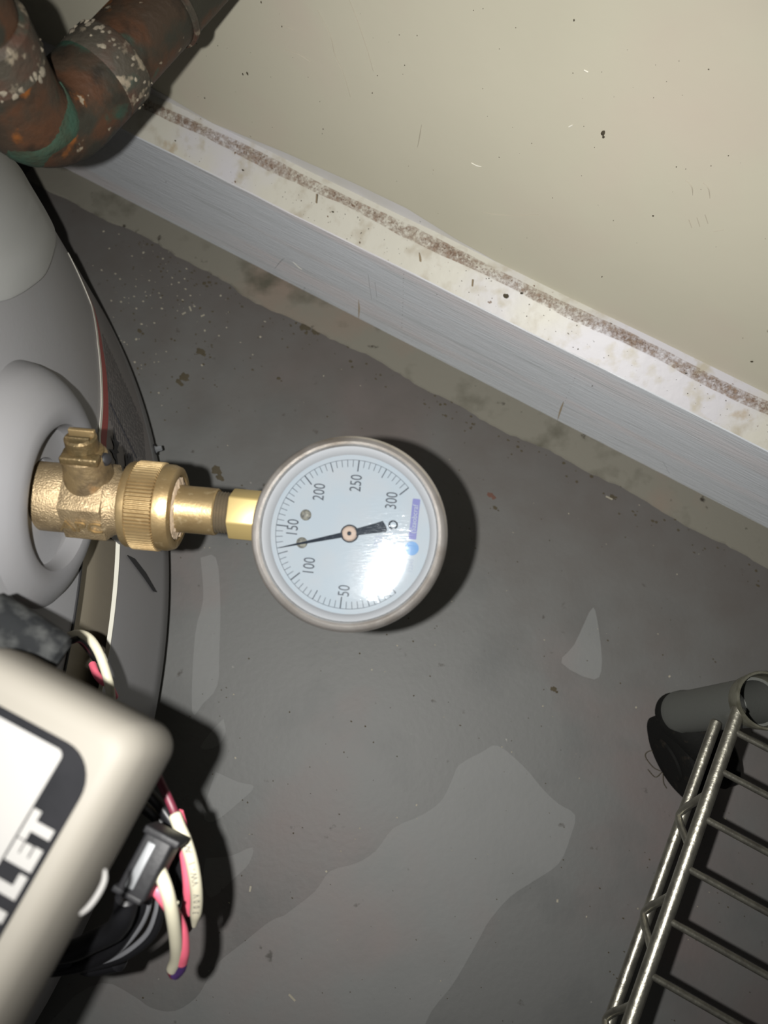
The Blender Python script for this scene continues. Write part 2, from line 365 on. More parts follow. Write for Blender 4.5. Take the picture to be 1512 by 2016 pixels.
grit('grit', m_dirt, 130, lambda: (lambda s: (s, 480 + (s - 250) * .515 + random.gauss(0, 18)))(random.uniform(250, 1512)), .0004, .0016)
grit('paint_chips', m_chip, 130, lambda: (random.gauss(330, 110), random.gauss(590, 90)), .0003, .0011)
grit('paint_chips', m_chip, 110, lambda: (random.uniform(400, 1512), random.uniform(700, 2016)), .0002, .0007)
bm = bmesh.new()
for (u, v, l) in ((375, 613, .004), (395, 622, .003), (358, 618, .003), (1205, 985, .005), (1095, 1776, .0016), (580, 1972, .005), (640, 1715, .001), (490, 1755, .003), (1315, 1332, .0014), (1252, 1395, .0009)):
    p = at(u, v, 0); a = random.random() * 3; d = Vector((math.cos(a), math.sin(a), 0)); box(p, d * l, d.cross(Z) * .0011, Z * .0004, bm)
stuff(obj('paint_chips', bm, m_chip, floor, smooth=False))
# grime film that thickens towards the foot of the wall
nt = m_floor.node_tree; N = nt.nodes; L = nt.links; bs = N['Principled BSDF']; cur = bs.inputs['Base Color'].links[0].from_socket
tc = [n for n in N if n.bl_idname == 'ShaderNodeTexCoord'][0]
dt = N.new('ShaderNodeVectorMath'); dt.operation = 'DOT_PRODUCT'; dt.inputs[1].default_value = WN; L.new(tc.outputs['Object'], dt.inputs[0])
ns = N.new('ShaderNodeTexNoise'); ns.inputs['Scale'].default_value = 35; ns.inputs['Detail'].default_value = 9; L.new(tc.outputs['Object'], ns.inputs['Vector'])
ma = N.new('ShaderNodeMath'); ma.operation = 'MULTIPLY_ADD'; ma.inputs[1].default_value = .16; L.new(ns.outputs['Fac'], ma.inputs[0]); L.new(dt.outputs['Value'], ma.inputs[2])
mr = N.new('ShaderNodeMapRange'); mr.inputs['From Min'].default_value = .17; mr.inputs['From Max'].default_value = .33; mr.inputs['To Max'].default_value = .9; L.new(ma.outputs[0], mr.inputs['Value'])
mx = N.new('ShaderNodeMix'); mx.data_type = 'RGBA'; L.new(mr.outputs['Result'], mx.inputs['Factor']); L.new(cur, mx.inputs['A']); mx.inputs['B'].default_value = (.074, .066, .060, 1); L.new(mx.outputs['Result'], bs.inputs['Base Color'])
# specks on wall, board and a stray hair
bm = bmesh.new()
for (u, v, r) in ((1187, 262, .0018), (1188, 270, .001), (487, 145, .0014), (478, 146, .0008), (733, 183, .0005), (636, 254, .0005), (1130, 40, .0006), (1286, 425, .0006), (555, 52, .0005), (403, 193, .0007), (1480, 712, .0009), (1185, 545, .0006), (514, 4, .0008)):
    blob(wallpt(u, v, .0240), -WN, Z, r, .0006, bm, 8)
for _ in range(90): blob(wallpt(random.uniform(330, 1512), random.uniform(0, 500), .0242), -WN, Z, random.uniform(.0001, .0004), .0003, bm, 5)
stuff(obj('speck', bm, m_dirt, wall))
def scratch(pix, w_, m, par, f, nrm, nm='scratch'):
    P = catmull([f(u, v) for u, v in pix], 5); bm = bmesh.new(); prev = None
    for i, p in enumerate(P):
        t = (P[min(i + 1, len(P) - 1)] - P[max(i - 1, 0)]).normalized(); sd = t.cross(nrm).normalized() * w_ * math.sin(PI * (i + .6) / (len(P) + .2))
        q = [bm.verts.new(p - sd + nrm * .0001), bm.verts.new(p + nrm * .0003), bm.verts.new(p + sd + nrm * .0001)]
        if prev:
            for k in range(2): bm.faces.new((prev[k], q[k], q[k + 1], prev[k + 1]))
        prev = q
    return obj(nm, bm, m, par, smooth=False)
wf = lambda u, v: wallpt(u, v, .0243)
m_scr = mat('faint_scuff', L3(.34, .31, .245), .7); m_scl = mat('pale_scratch', L3(.60, .58, .50), .6)
for pix in ([(625, 20), (650, 70), (660, 110), (676, 145), (690, 190)], [(688, 0), (705, 45), (722, 95), (735, 140)], [(555, 50), (568, 54), (580, 60)], [(562, 98), (590, 108), (612, 122)], [(1385, 360), (1395, 372), (1398, 390)], [(1350, 355), (1362, 368), (1364, 384)], [(1356, 432), (1362, 448)], [(1372, 428), (1378, 446)], [(1388, 422), (1394, 440)], [(830, 245), (826, 270), (822, 290)], [(950, 418), (1000, 424), (1060, 422)], [(1405, 456), (1425, 452)]): scratch(pix, .00022, m_scr, wall, wf, -WN)
for pix in ([(928, 320), (938, 326), (948, 328)], [(1120, 250), (1128, 246)], [(1150, 138), (1158, 142)]): scratch(pix, .0005, m_scl, wall, wf, -WN)
bm = bmesh.new()
def boardpt(u, v): return wallpt(u, v, -.0001)
for (u, v) in ((795, 540), (794.5, 548), (794, 556), (794, 564), (794, 572), (794, 580), (793.5, 588), (793, 596), (793, 604), (792.5, 612), (792, 620), (792, 628), (791, 636), (791, 644)): blob(boardpt(u, v), -WN, Z, .00035, .0003, bm, 6)
for k in range(16): blob(boardpt(1131 - 34 * k / 15, 745 + 82 * k / 15), -WN, Z, .0003, .0002, bm, 6)
for (u, v, r) in ((600, 567, .0007), (327, 358, .0005), (860, 580, .0005), (598, 570, .0005), (1166, 760, .0008)): blob(boardpt(u, v), -WN, Z, r, .0003, bm, 7)
for (u, v, r) in ((478, 335, .0011), (345, 277, .0009), (996, 582, .0018), (1026, 577, .0008), (655, 417, .0009), (1198, 700, .0005), (1350, 735, .0006)): blob(wallpt(u, v, .007) , -WN + Z, WD, r, .0006, bm, 8)
for _ in range(240):
    a_ = random.uniform(.001, .0145); blob(wp(random.uniform(-.3, .4), a_, BT + .0105 * (a_ - .0006) / .0144 + .0001), -WN + Z * 1.4, WD, random.uniform(.00015, .0005), .0003, bm, 5)
stuff(obj('speck', bm, m_dirt, baseb))
m_scb = mat('faint_board_scuff', L3(.27, .275, .28), .6); m_run = mat('brown_drip', L3(.30, .235, .15), .7)
bf = lambda u, v: wallpt(u, v, -.0001)
for pix in ([(440, 430), (465, 442), (490, 447)], [(725, 540), (728, 565), (732, 590)], [(738, 555), (742, 585)], [(1060, 752), (1090, 756), (1130, 756), (1165, 762)], [(1305, 908), (1318, 932)], [(540, 530), (552, 515), (560, 508)]): scratch(pix, .0002, m_scb, baseb, bf, -WN)
for pix in ([(706, 590), (707, 608), (706, 628)], [(1110, 790), (1104, 806), (1098, 826)]): scratch(pix, .0006, m_run, baseb, bf, -WN, 'drip')
scratch([(577, 515), (586, 524), (594, 530)], .0004, m_scl, baseb, bf, -WN)
for pix in ([(826, 495), (829, 510), (828, 525)], [(932, 548), (931, 562)], [(625, 380), (624, 398)]): scratch(pix, .0007, m_run, baseb, lambda u, v: wallpt(u, v, .008) - WN * .0008, (Z - WN).normalized(), 'drip')
hp = [wallpt(u, v, .0215) for u, v in ((1189, 643), (1195, 637), (1202, 636), (1209, 641), (1215, 643), (1219, 646))]
tag(obj('hair_strand', tube(hp, .00028, 6), m_dirt), 'short dark curled hair lying on top of the baseboard', 'hair')

# ------------------------------------------------------------------ water heater
HC = Vector((-.549, .073, 0)); HR = .4276
heater = thing('water_heater', 'large grey enamelled cylindrical water heater with a red striped label', 'water heater', (HC.x, HC.y, 0))
def hp_(ang, z, off=0): a = math.radians(ang); return HC + Vector((math.cos(a), math.sin(a), 0)) * (HR + off) + Z * z
def cyl(u, v, off=0):
    r = ray(u, v); c = HC; R = HR + off; a = r.x ** 2 + r.y ** 2; b = -2 * (r.x * c.x + r.y * c.y); cc = c.x ** 2 + c.y ** 2 - R * R
    D = max(b * b - 4 * a * cc, 0); t = (-b - math.sqrt(D)) / (2 * a); p = Vector((0, 0, H)) + r * t
    return math.degrees(math.atan2(p.y - c.y, p.x - c.x)), p.z
# jacket shell, left open where the wires come out
OP_A0, OP_A1, OP_Z0, OP_Z1 = -14.0, 6.0, round(cyl(227, 1177)[1], 4), round(cyl(150, 1180)[1], 4)
angs = sorted(set([round(-180 + 3 * i, 2) for i in range(120)] + [round(-20 + .5 * i, 2) for i in range(110)] + [OP_A0, OP_A1]))
zs = [.031, .034, .05, .1, OP_Z0, OP_Z0 + .001, OP_Z1, .22, .3, .6, 1.1, 1.45]
bm = bmesh.new(); G = [[bm.verts.new(hp_(a, z, (.0 if z > .032 else -.002))) for a in angs] for z in zs]
for j in range(len(zs) - 1):
    for i in range(len(angs)):
        k = (i + 1) % len(angs); ma = angs[i] + .01
        if OP_A0 <= ma < OP_A1 and OP_Z0 <= zs[j] < OP_Z1 - .0001: continue
        bm.faces.new((G[j][i], G[j][k], G[j + 1][k], G[j + 1][i]))
bm.faces.new(G[-1])
bm.faces.new([v for v in G[0]][::-1])
obj('jacket', bm, m_jack, heater)
def patch(a0, a1, z0, z1, off, m, name, na=24, zf0=None, zf1=None, th=.0004, lab=None, parent=None):
    bm = bmesh.new(); prev = None
    for i in range(na + 1):
        a = a0 + (a1 - a0) * i / na
        l = zf0(a) if zf0 else z0; h = zf1(a) if zf1 else z1
        q = [bm.verts.new(hp_(a, l, off)), bm.verts.new(hp_(a, h, off)), bm.verts.new(hp_(a, h, off - th)), bm.verts.new(hp_(a, l, off - th))]
        if prev:
            for k in range(4): bm.faces.new((prev[k], q[k], q[(k + 1) % 4], prev[(k + 1) % 4]))
        else: bm.faces.new(q)
        prev = q
    bm.faces.new(prev[::-1]); o = obj(name, bm, m, parent or heater)
    if lab: o['label'] = lab
    return o
# recess behind the opening
patch(OP_A0 - 1, OP_A1 + 1, OP_Z0 - .03, OP_Z1 + .02, -.010, m_tan, 'inner_shell', lab='bare brushed metal inner shell')
patch(OP_A0, OP_A1, OP_Z0 - .0002, OP_Z0 + .0004, .0006, m_white, 'jacket_rim', lab='bright rim of the jacket opening', th=.002)
patch(OP_A0, OP_A1, OP_Z1 - .001, OP_Z1 + .0006, .0006, m_dark, 'jacket_seam', lab='dark edge of the jacket opening', th=.001)
patch(3.6, 4.1, OP_Z0 - .0, OP_Z1, .0006, m_jack, 'jacket_seam', na=2)
# slanted slit in the lower ring
pts = [(248, 1093), (262, 1100), (284, 1128), (306, 1166), (300, 1164), (282, 1138)]
pa = [hp_(*cyl(u, v), .0004) for u, v in pts]; obj('seam_gap', prism(pa, Vector((1, 0, 0)), .0006), m_dark, heater, smooth=False)
obj('base_ring', lathe(HC, Z, [(0, 0), (HR - .03, 0), (HR - .03, .033), (0, .033)], 96), m_dark, heater)
# lamp light on the jacket, upper left, put in as an added pale plate
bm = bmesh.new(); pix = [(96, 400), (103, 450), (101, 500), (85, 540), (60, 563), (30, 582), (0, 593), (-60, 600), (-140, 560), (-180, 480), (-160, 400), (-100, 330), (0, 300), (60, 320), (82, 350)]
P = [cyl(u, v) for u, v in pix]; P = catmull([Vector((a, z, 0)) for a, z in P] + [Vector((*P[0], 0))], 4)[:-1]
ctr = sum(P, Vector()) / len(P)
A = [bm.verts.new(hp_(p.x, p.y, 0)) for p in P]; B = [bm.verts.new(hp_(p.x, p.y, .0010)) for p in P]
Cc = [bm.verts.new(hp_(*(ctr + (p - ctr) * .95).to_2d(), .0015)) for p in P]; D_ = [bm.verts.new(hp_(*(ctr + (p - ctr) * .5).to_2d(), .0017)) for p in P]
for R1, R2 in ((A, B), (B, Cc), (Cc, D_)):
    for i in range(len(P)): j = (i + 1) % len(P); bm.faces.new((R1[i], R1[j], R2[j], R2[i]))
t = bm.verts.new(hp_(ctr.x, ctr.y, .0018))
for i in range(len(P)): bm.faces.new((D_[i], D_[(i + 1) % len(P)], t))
obj('jacket_light_patch', bm, m_litjack, heater)['label'] = 'patch of lamp light on the jacket, shaped as a pale plate'
# wrap-round label
KK = sorted(cyl(u, v) for u, v in ((119, 450), (155, 517), (178, 600), (190, 675), (196, 744), (197, 800), (192, 855)))
KK = [(KK[0][0] - 9, KK[0][1] + .006)] + KK + [(KK[-1][0] + 4, KK[-1][1] - .004)]
def ztop(a):
    K = KK
    for (a0, z0), (a1, z1) in zip(K, K[1:]):
        if a <= a1: return z0 + (z1 - z0) * (a - a0) / (a1 - a0)
    return K[-1][1]
patch(6, 29, 0, 0, .0003, m_label, 'label', na=60, zf0=lambda a: .052, zf1=ztop, lab='grey printed warning label with a red stripe')
lab_ = [o for o in heater.children if o.name.startswith('label')][0]
patch(6, 29, 0, 0, .0007, m_white, 'label_edge', na=60, zf0=lambda a: ztop(a) - .0025, zf1=ztop, parent=lab_)
patch(6, 27, 0, 0, .0007, m_red, 'red_stripe', na=60, zf0=lambda a: ztop(a) - .0105 + max(0, (a - 16) * .0007), zf1=lambda a: ztop(a) - .0025, parent=lab_)
bm = bmesh.new()
def lq(a0, a1, z0, z1, bm, sh=0):
    bm.faces.new([bm.verts.new(hp_(a, z, .0006)) for a, z in ((a0, z0), (a1, z0 + sh), (a1, z1 + sh), (a0, z1))])
for r in range(19):
    a = 12.4 + r * .02; zb = -.014 - r * .0036
    a = max(9.4, 16.0 - 0.33 * (r - 6)) if r > 5 else 10.6 + .1 * r
    a = 11.9 + max(0, 4 - r) * .05 - r * .14
    end = 21.5 - r * .25
    while a < end:
        l = random.uniform(.15, .7); z = ztop(a) + zb
        if z > .05: lq(a, min(a + l, end), z - .0006, z + .0006, bm, -.0004 * l)
        a += l + random.uniform(.07, .2)
stuff(obj('label_print', bm, m_ink2, lab_, smooth=False))
# flame and hand pictograms and the diagonal rule
def wall_poly(pix, m, name, off=.0008):
    bm = bmesh.new(); bm.faces.new([bm.verts.new(hp_(*cyl(u, v), off)) for u, v in pix]); return obj(name, bm, m, lab_, smooth=False)
wall_poly([(220, 840), (227, 868), (232, 872), (228, 886), (232, 892), (226, 893), (230, 915), (233, 916), (229, 920), (225, 918), (226, 908), (221, 900), (219, 893), (212, 884), (221, 886), (222, 878), (215, 856), (222, 868)], m_ink, 'flame_mark')
wall_poly([(243, 892), (246, 896), (248, 905), (249, 892), (252, 893), (254, 904), (255, 893), (258, 896), (260, 920), (250, 935), (246, 932), (242, 918), (245, 918)], m_ink, 'hand_mark')
bm = bmesh.new(); q0 = hp_(*cyl(212, 793), .0009); q1 = hp_(*cyl(240, 850), .0009); q2 = hp_(*cyl(266, 902), .0009); tube([q0, q1, q2], .0003, 6, bm); obj('diagonal_rule', bm, m_ink, lab_)
# jacket screw near the floor
bo = hp_(*cyl(305, 885)); sd = (bo - HC - Z * bo.z).normalized()
sc = obj('screw', lathe(bo, sd, [(.0, 0), (.0025, 0), (.0025, .001), (.0019, .001), (.0019, .0042), (.0016, .0046), (0, .0046)], 6), m_ccore, heater, smooth=False); sc['label'] = 'bright hex head jacket screw'
obj('washer', lathe(bo - sd * .0002, sd, [(0, 0), (.0036, 0), (.0036, .0007), (0, .0007)], 20), m_dark, sc)

# valve axis
VA = Vector((.9953, -.0965, 0)).normalized(); V0 = at(60, 974, .226); V0 = V0 - VA * .0
VS = Z.cross(VA).normalized()
E0 = V0 + VA * 0
surf = V0.copy()
# moulded boss round the valve: dome with a sunken ring
off0 = -.0135
obj('valve_boss', lathe(V0 + VA * .004, VA, [(.0500, -.030), (.0495, -.0100), (.0485, -.0052), (.0465, -.0010), (.0430, .0030), (.0390, .0062), (.0345, .0085), (.0300, .0092), (.0275, .0083), (.0262, .0060), (.0255, .0024), (.0240, .0014), (.0145, .0010), (.0140, -.004), (0, -.004)], 96), m_dome, heater)['label'] = 'pale grey moulded boss around the drain valve'

# ------------------------------------------------------------------ brass drain valve
valve = thing('drain_valve', 'brass drain valve screwed into the grey tank, slotted stem on top', 'valve', tuple(V0))
X = lambda mm: V0 + VA * (mm * .001)
obj('inlet', lathe(X(0), VA, [(.0, .0), (.0126, 0), (.0129, .001), (.0129, .0155), (.0124, .0162), (.0105, .0162), (0, .0162)], 48), m_brass, valve)
# hex block with raised letters on the lower front facet
def hexprism(o, ax, r, h, rot, bev=.0006, bm=None):
    x, y, a = VS, Z.copy(), Vector(ax)
    nb = bmesh.new(); pts = [o + (x * math.cos(rot + k * PI / 3) + y * math.sin(rot + k * PI / 3)) * r for k in range(6)]
    prism(pts, a, h, nb)
    bmesh.ops.bevel(nb, geom=nb.edges[:], offset=bev, segments=2, profile=.5, affect='EDGES'); return nb
# VS points to world +Y side (image up); facet facing down the picture and up is lettered
body = obj('body', hexprism(X(16.0), VA, .0150, .0155, math.radians(2), .0007), m_brass, valve)
obj('neck', lathe(X(31.2), VA, [(.0, .0), (.0132, .0), (.0122, .0012), (.0119, .003), (.0119, .007), (0, .007)], 48), m_brass, body)
fn = (-VS * math.cos(math.radians(28)) + Z * math.sin(math.radians(28)))   # facet outward normal
fc = X(23.7) + fn * (.0152 * math.cos(PI / 6) + .00005)
fup = (fn.cross(VA)); fup = fup if fup.z > 0 else -fup
tb = text_bm('APC', .0068, fc - fup * .0006, VA, fup, ext=.0009, sx=1.25, bold=.0)
obj('raised_letters', tb, m_brass2, body)['label'] = 'raised cast letters APC'
# stem
th = math.radians(33); SD = (VS * math.sin(th) + Z * math.cos(th)).normalized()
S0 = X(24.0) + SD * .0045
obj('stem_housing', lathe(S0, SD, [(0, 0), (.0100, 0), (.0092, .006), (.0084, .010), (.0080, .0165), (.0072, .0172), (0, .0172)], 40), m_tarn2, valve)
st = obj('stem', lathe(S0 + SD * .0172, SD, [(.0, -.001), (.0070, -.001), (.0070, .0010), (.0056, .0016), (.0056, .0065), (.0048, .0072), (.0048, .0062), (0, .0062)], 36), m_tarn, valve)
rt = VA
obj('slot_blade', box(S0 + SD * .0228 - rt * .0046 + SD.cross(rt) * .0010, rt * .0092, SD.cross(rt) * .0018, SD * .0032, bevel=.0003), m_brass2, st)
obj('slot_blade', box(S0 + SD * .0228 - rt * .0042 - SD.cross(rt) * .0030, rt * .0084, SD.cross(rt) * .0012, SD * .0028, bevel=.0003), m_tarn, st)
obj('stop_lug', box(S0 + SD * .0168 - VS * .0005 - SD.cross(rt) * .0070 - rt * .006, rt * .0135, SD.cross(rt) * .0045, SD * .0032, bevel=.0008), m_tarn, st)
pp = S0 + SD * .0150 + VA * .0066 - SD.cross(VA) * 0
pn = (VA * .75 - SD.cross(VA) * 0 + Z * .45 + SD * .2 - VS * .2).normalized()
pin = obj('pin_screw', lathe(pp, pn, [(0, 0), (.0024, 0), (.0024, .0015), (.0018, .0021), (.0018, .0026), (.0010, .0030), (0, .0030)], 20), m_clamp, valve)
# knurled swivel nut
nut = obj('swivel_nut', lathe(X(36.6), VA, [(.0, 0), (.0136, 0), (.0156, .0008), (.0161, .0018), (.0161, .0036), (.0154, .0040)], 160), m_brass2, valve)
obj('knurling', lathe(X(36.6), VA, [(.0150, .0036), (.0162, .0041), (.0162, .0132), (.0150, .0137)], 304, knurl=(.0040, .0133, .00042)), m_brass2, nut, smooth=False)
obj('nut_collar', lathe(X(36.6), VA, [(.0152, .0133), (.0161, .0138), (.0161, .0166), (.0153, .0188), (.0142, .0194), (.0124, .0194), (.0122, .0180), (.009, .0178), (0, .0178)], 120), m_brass2, nut)
bm = lathe(X(54.9), VA, [(.0, .0), (.0118, 0), (.0114, .0008), (.0098, .0012), (.0092, .0014), (0, .0014)], 60)
for v in bm.verts: v.co += Vector([random.uniform(-.0003, .0003) for _ in range(3)])
obj('sealant_ring', bm, m_tape, valve)
obj('hose_adapter', lathe(X(54.5), VA, [(.0, 0), (.0094, 0), (.0088, .0024), (.0088, .0153), (.0084, .0158), (.0066, .0158), (0, .0158)], 56), m_brass2, valve)

# ------------------------------------------------------------------ pressure gauge
nw = (M @ Vector((-.0152, .0272, .275))).normalized()
FC = at(686, 1049, .250); HCt = FC - nw * .0135
gauge = thing('pressure_gauge', 'round steel pressure gauge with white dial reading about 130 psi', 'gauge', tuple(HCt))
eu = (M @ Vector((0, 1, 0))); eu = (eu - eu.dot(nw) * nw).normalized(); er = eu.cross(nw).normalized()
# threaded stem and hex, joining the adapter to the case
bm = bmesh.new(); prof = [(0, 0)]
for k in range(6): prof += [(.0078, .0005 + k * .0011), (.0067, .0010 + k * .0011)]
prof += [(.0066, .0075), (0, .0075)]
obj('thread', lathe(X(69.8), VA, prof, 40), m_thread, gauge)
hx = bmesh.new(); ho = X(75.2)
obj('wrench_hex', hexprism(ho, VA, .0097, .0125, math.radians(8), .0007), m_brass3, gauge)
RC = .0332
obj('case', lathe(FC, nw, [(0, -.0265), (.0270, -.0265), (.0305, -.0250), (.0318, -.0225), (.0322, -.0040), (.0334, -.0030), (.0335, -.0016), (.0331, .0002), (.0322, .0010), (.0311, .0013), (.0303, .0009), (.0299, -.0004), (.0296, -.0040)], 128), m_steel, gauge)
obj('dial_flange', lathe(FC, nw, [(.0298, -.0006), (.0290, -.0014), (.0278, -.0034), (.0274, -.0046)], 96), m_dinner, gauge)
dz = -.0045
dial = obj('dial', lathe(FC, nw, [(.0282, dz), (0, dz)], 96), m_dial, gauge)
mmz = .0000507
def dp(x, y, h=0): return FC + er * (x * mmz) + eu * (y * mmz) + nw * (dz + .00012 + h)      # x right, y up in dial units
def ang(val): return math.radians(-83.2 + (val - 150) * .9)
for v in range(0, 301, 5):
    a = ang(v); big = v % 50 == 0; mid = v % 25 == 0
    r0 = 428 if big else (438 if mid else 458); r1 = 506; wd = 4.2 if big else (3.0 if mid else 1.9)
    d = Vector((math.sin(a), math.cos(a))); p = Vector((d.y, -d.x))
    bm = bmesh.new(); bm.faces.new([bm.verts.new(dp(*(d * r + p * s))) for r, s in ((r0, -wd), (r1, -wd), (r1, wd), (r0, wd))])
    obj('tick_mark', bm, m_dink, dial, smooth=False)
bm = bmesh.new(); prev = None
for k in range(136):
    a = ang(300 * k / 135); q = [bm.verts.new(dp(math.sin(a) * r, math.cos(a) * r)) for r in (505, 508)]
    if prev: bm.faces.new((prev[0], q[0], q[1], prev[1]))
    prev = q
obj('scale_arc', bm, m_dink, dial, smooth=False)
ta = math.radians(6.8 - 0.8); tx = (er * math.sin(ta) + eu * math.cos(ta)); ty = (-er * math.cos(ta) + eu * math.sin(ta))
for s, x, y in (('200', -210, 285), ('250', 42, 345), ('300', 285, 225), ('150', -388, 40), ('100', -272, -220), ('50', -32, -385), ('0', 262, -300)):
    obj('numeral', text_bm(s, .0056, dp(x, y), tx, ty, sx=.72), m_dink, dial, smooth=False)
obj('unit_print', text_bm('PSI', .0036, dp(195, -50), tx, ty, sx=.9), m_lblue, dial, smooth=False)
o_ = dp(438, 100); lg = prism(rrect(o_ - tx * .0070 - ty * .0013, tx, ty, .0140, .0026, .0004), nw, .00003); lgo = obj('maker_strip', lg, m_violet, dial, smooth=False)
obj('maker_letters', text_bm('(Szaobcraf', .0025, o_ + nw * .00006, tx, ty, sx=.95), m_dial, lgo, smooth=False)
obj('round_logo', lathe(dp(420, -98), nw, [(.0024, 0), (.0024, .00003), (0, .00003)], 24), m_blue, dial)
obj('small_print', text_bm('12345', .0019, dp(415, -215), tx, ty), m_lblue, dial, smooth=False)
# needle
na = math.atan2(-480, -98); nd = Vector((math.sin(na), math.cos(na))); npd = Vector((nd.y, -nd.x))
def np_(r, s, h=.0012): q = nd * r + npd * s; return dp(q.x, q.y, h)
bm = prism([np_(488, -2), np_(350, -7), np_(0, -19), np_(-150, -30), np_(-240, -40), np_(-252, -30), np_(-250, 0), np_(-236, 38), np_(-150, 30), np_(0, 19), np_(350, 7), np_(488, 2)], nw, .0003)
needle = obj('needle', bm, m_needle, gauge, smooth=False)
bm = bmesh.new()
for k in range(9): pass
tail = lathe(np_(-300, -2), nw, [(.0011, 0), (.0016, 0), (.0016, .0003), (.0011, .0003), (.0011, 0)], 24); obj('needle_ring', tail, m_needle, needle)
obj('hub', lathe(dp(0, 0, 0), nw, [(.0027, 0), (.0027, .0010), (.0023, .0017), (.0019, .0019), (.0008, .0019), (.0006, .0014), (0, .0014)], 32), m_hub, needle)['label'] = 'pinkish brass needle hub'
obj('hub_washer', lathe(dp(0, 0, 0), nw, [(.0031, 0), (.0031, .0009), (.0026, .0009)], 32), m_needle, needle)
for x, y in ((-301, 127), (-325, -62)):
    s = obj('dial_screw', lathe(dp(x, y), nw, [(.0019, 0), (.0019, .0005), (.0012, .0011), (0, .0012)], 24), m_screw, dial)
    obj('screw_ring', lathe(dp(x, y), nw, [(.0021, 0), (.0021, .0006), (.0017, .0006), (.0017, 0)], 24), m_needle, s) if False else None
obj('lens', lathe(FC, nw, [(.0302, -.0002), (.0301, .0006), (.0288, .0009), (.02, .0009), (.01, .0009), (0, .0009)], 96), m_glass, gauge)['label'] = 'clear scratched front lens'

# ------------------------------------------------------------------ copper pipes
PR = .0143
r0 = ray(195, 160); PZ = H + r0.z * .289
Pc = at(195, 160, PZ); E = at(73, 284, PZ); hd = Vector((Pc.x - E.x, Pc.y - E.y, 0)); hl = hd.length; hd = hd.normalized(); hd = (hd + WN).normalized()
pipe = thing('copper_pipe', 'weathered copper pipe elbow with green patina, crossing to the wall above the tank', 'pipe', tuple(E))
ER = .0215
hdist = (WC + .0245 - E.dot(WN)) / hd.dot(WN)
obj('vertical_run', lathe(E + Z * (ER + .004), Z, [(0, 0), (PR, 0), (PR, 1.0), (0, 1.0)], 48), m_copper, pipe)
obj('horizontal_run', lathe(E + hd * (ER + .004), hd, [(0, 0), (PR, 0), (PR, hdist - ER - .0045), (0, hdist - ER - .0045)], 48), m_copper, pipe)
bend = [E + Z * (ER + .014), E + Z * (ER + .007)]
for k in range(17):
    t = PI / 2 * k / 16; cc = E + Z * ER + hd * ER; bend.append(cc - hd * ER * math.cos(t) - Z * ER * math.sin(t))
bend += [E + hd * (ER + .006), E + hd * (ER + .0125)]
elb = obj('elbow', tube(bend, .0161, 44, smooth=False), m_copper, pipe)
for k, (a, b, ex) in enumerate(((.0335, .0475, .0019),)):
    obj('coupling', lathe(E + hd * a, hd, [(PR - .001, -.0006), (PR + ex * .55, -.0004), (PR + ex, .0012), (PR + ex, b - a - .002), (PR + ex * .4, b - a), (PR - .001, b - a)], 48), m_sleeve, pipe)['label'] = 'crusted solder sleeve'
obj('coupling', lathe(E + Z * (ER + .0125), Z, [(PR - .001, 0), (PR + .0022, .0004), (PR + .0022, .013), (PR + .0006, .015), (PR - .001, .015)], 48), m_sleeve, pipe)
obj('coupling', lathe(E + hd * .0765, hd, [(PR - .001, 0), (PR + .0014, .0006), (PR + .0014, .0024), (PR - .001, .003)], 48), m_sleeve, pipe)
# patina run and crust lumps on the elbow
def onbend(t, phi, off=.0):
    cc = E + Z * ER + hd * ER; c = cc - hd * ER * math.cos(t) - Z * ER * math.sin(t); rad = (c - cc).normalized(); side = hd.cross(Z)
    return c + (rad * math.cos(phi) + side * math.sin(phi)) * (.0161 + off)
bm = bmesh.new(); prev = None
for i in range(26):
    f = i / 25; phi = -1.2 + 3.9 * f; t0 = .52 + .10 * math.sin(f * 9) ; wd = .20 + .10 * math.sin(f * 17 + 1)
    q = [bm.verts.new(onbend(t0 + wd * s + random.uniform(-.02, .02), phi, .0003 if abs(s) < .9 else -.0002)) for s in (-1, -.5, 0, .5, 1)]
    if prev:
        for k in range(4): bm.faces.new((prev[k], q[k], q[k + 1], prev[k + 1]))
    prev = q
obj('patina_streak', bm, m_patina, elb)['label'] = 'green patina streak'
bm = bmesh.new()
for _ in range(60):
    a = random.uniform(0, 2 * PI); rr = PR + .0021; x, y, aa = frame(hd); c = E + hd * random.triangular(.034, .047, .044)
    nrm = x * math.cos(a) + y * math.sin(a); blob(c + nrm * (rr - .0002), nrm, hd, random.uniform(.0005, .0016), .0006, bm, 7)
for _ in range(50):
    a = random.uniform(0, 2 * PI); x, y, aa = frame(Z); nrm = x * math.cos(a) + y * math.sin(a)
    blob(E + Z * (ER + .013 + random.gauss(.001, .0012)) + nrm * (PR + .0021), nrm, Z, random.uniform(.0006, .002), .0007, bm, 7)
stuff(obj('mineral_crust', bm, m_crust, pipe))
# crust lump in the crotch of the elbow
dl = at(130, 188, PZ + .012); obj('solder_drip', lathe(dl, Vector((.5, -.5, .6)), [(0, -.003), (.0014, -.002), (.0017, 0), (.0013, .0016), (0, .0024)], 12), m_crust, pipe)['label'] = 'cream drip of solder'

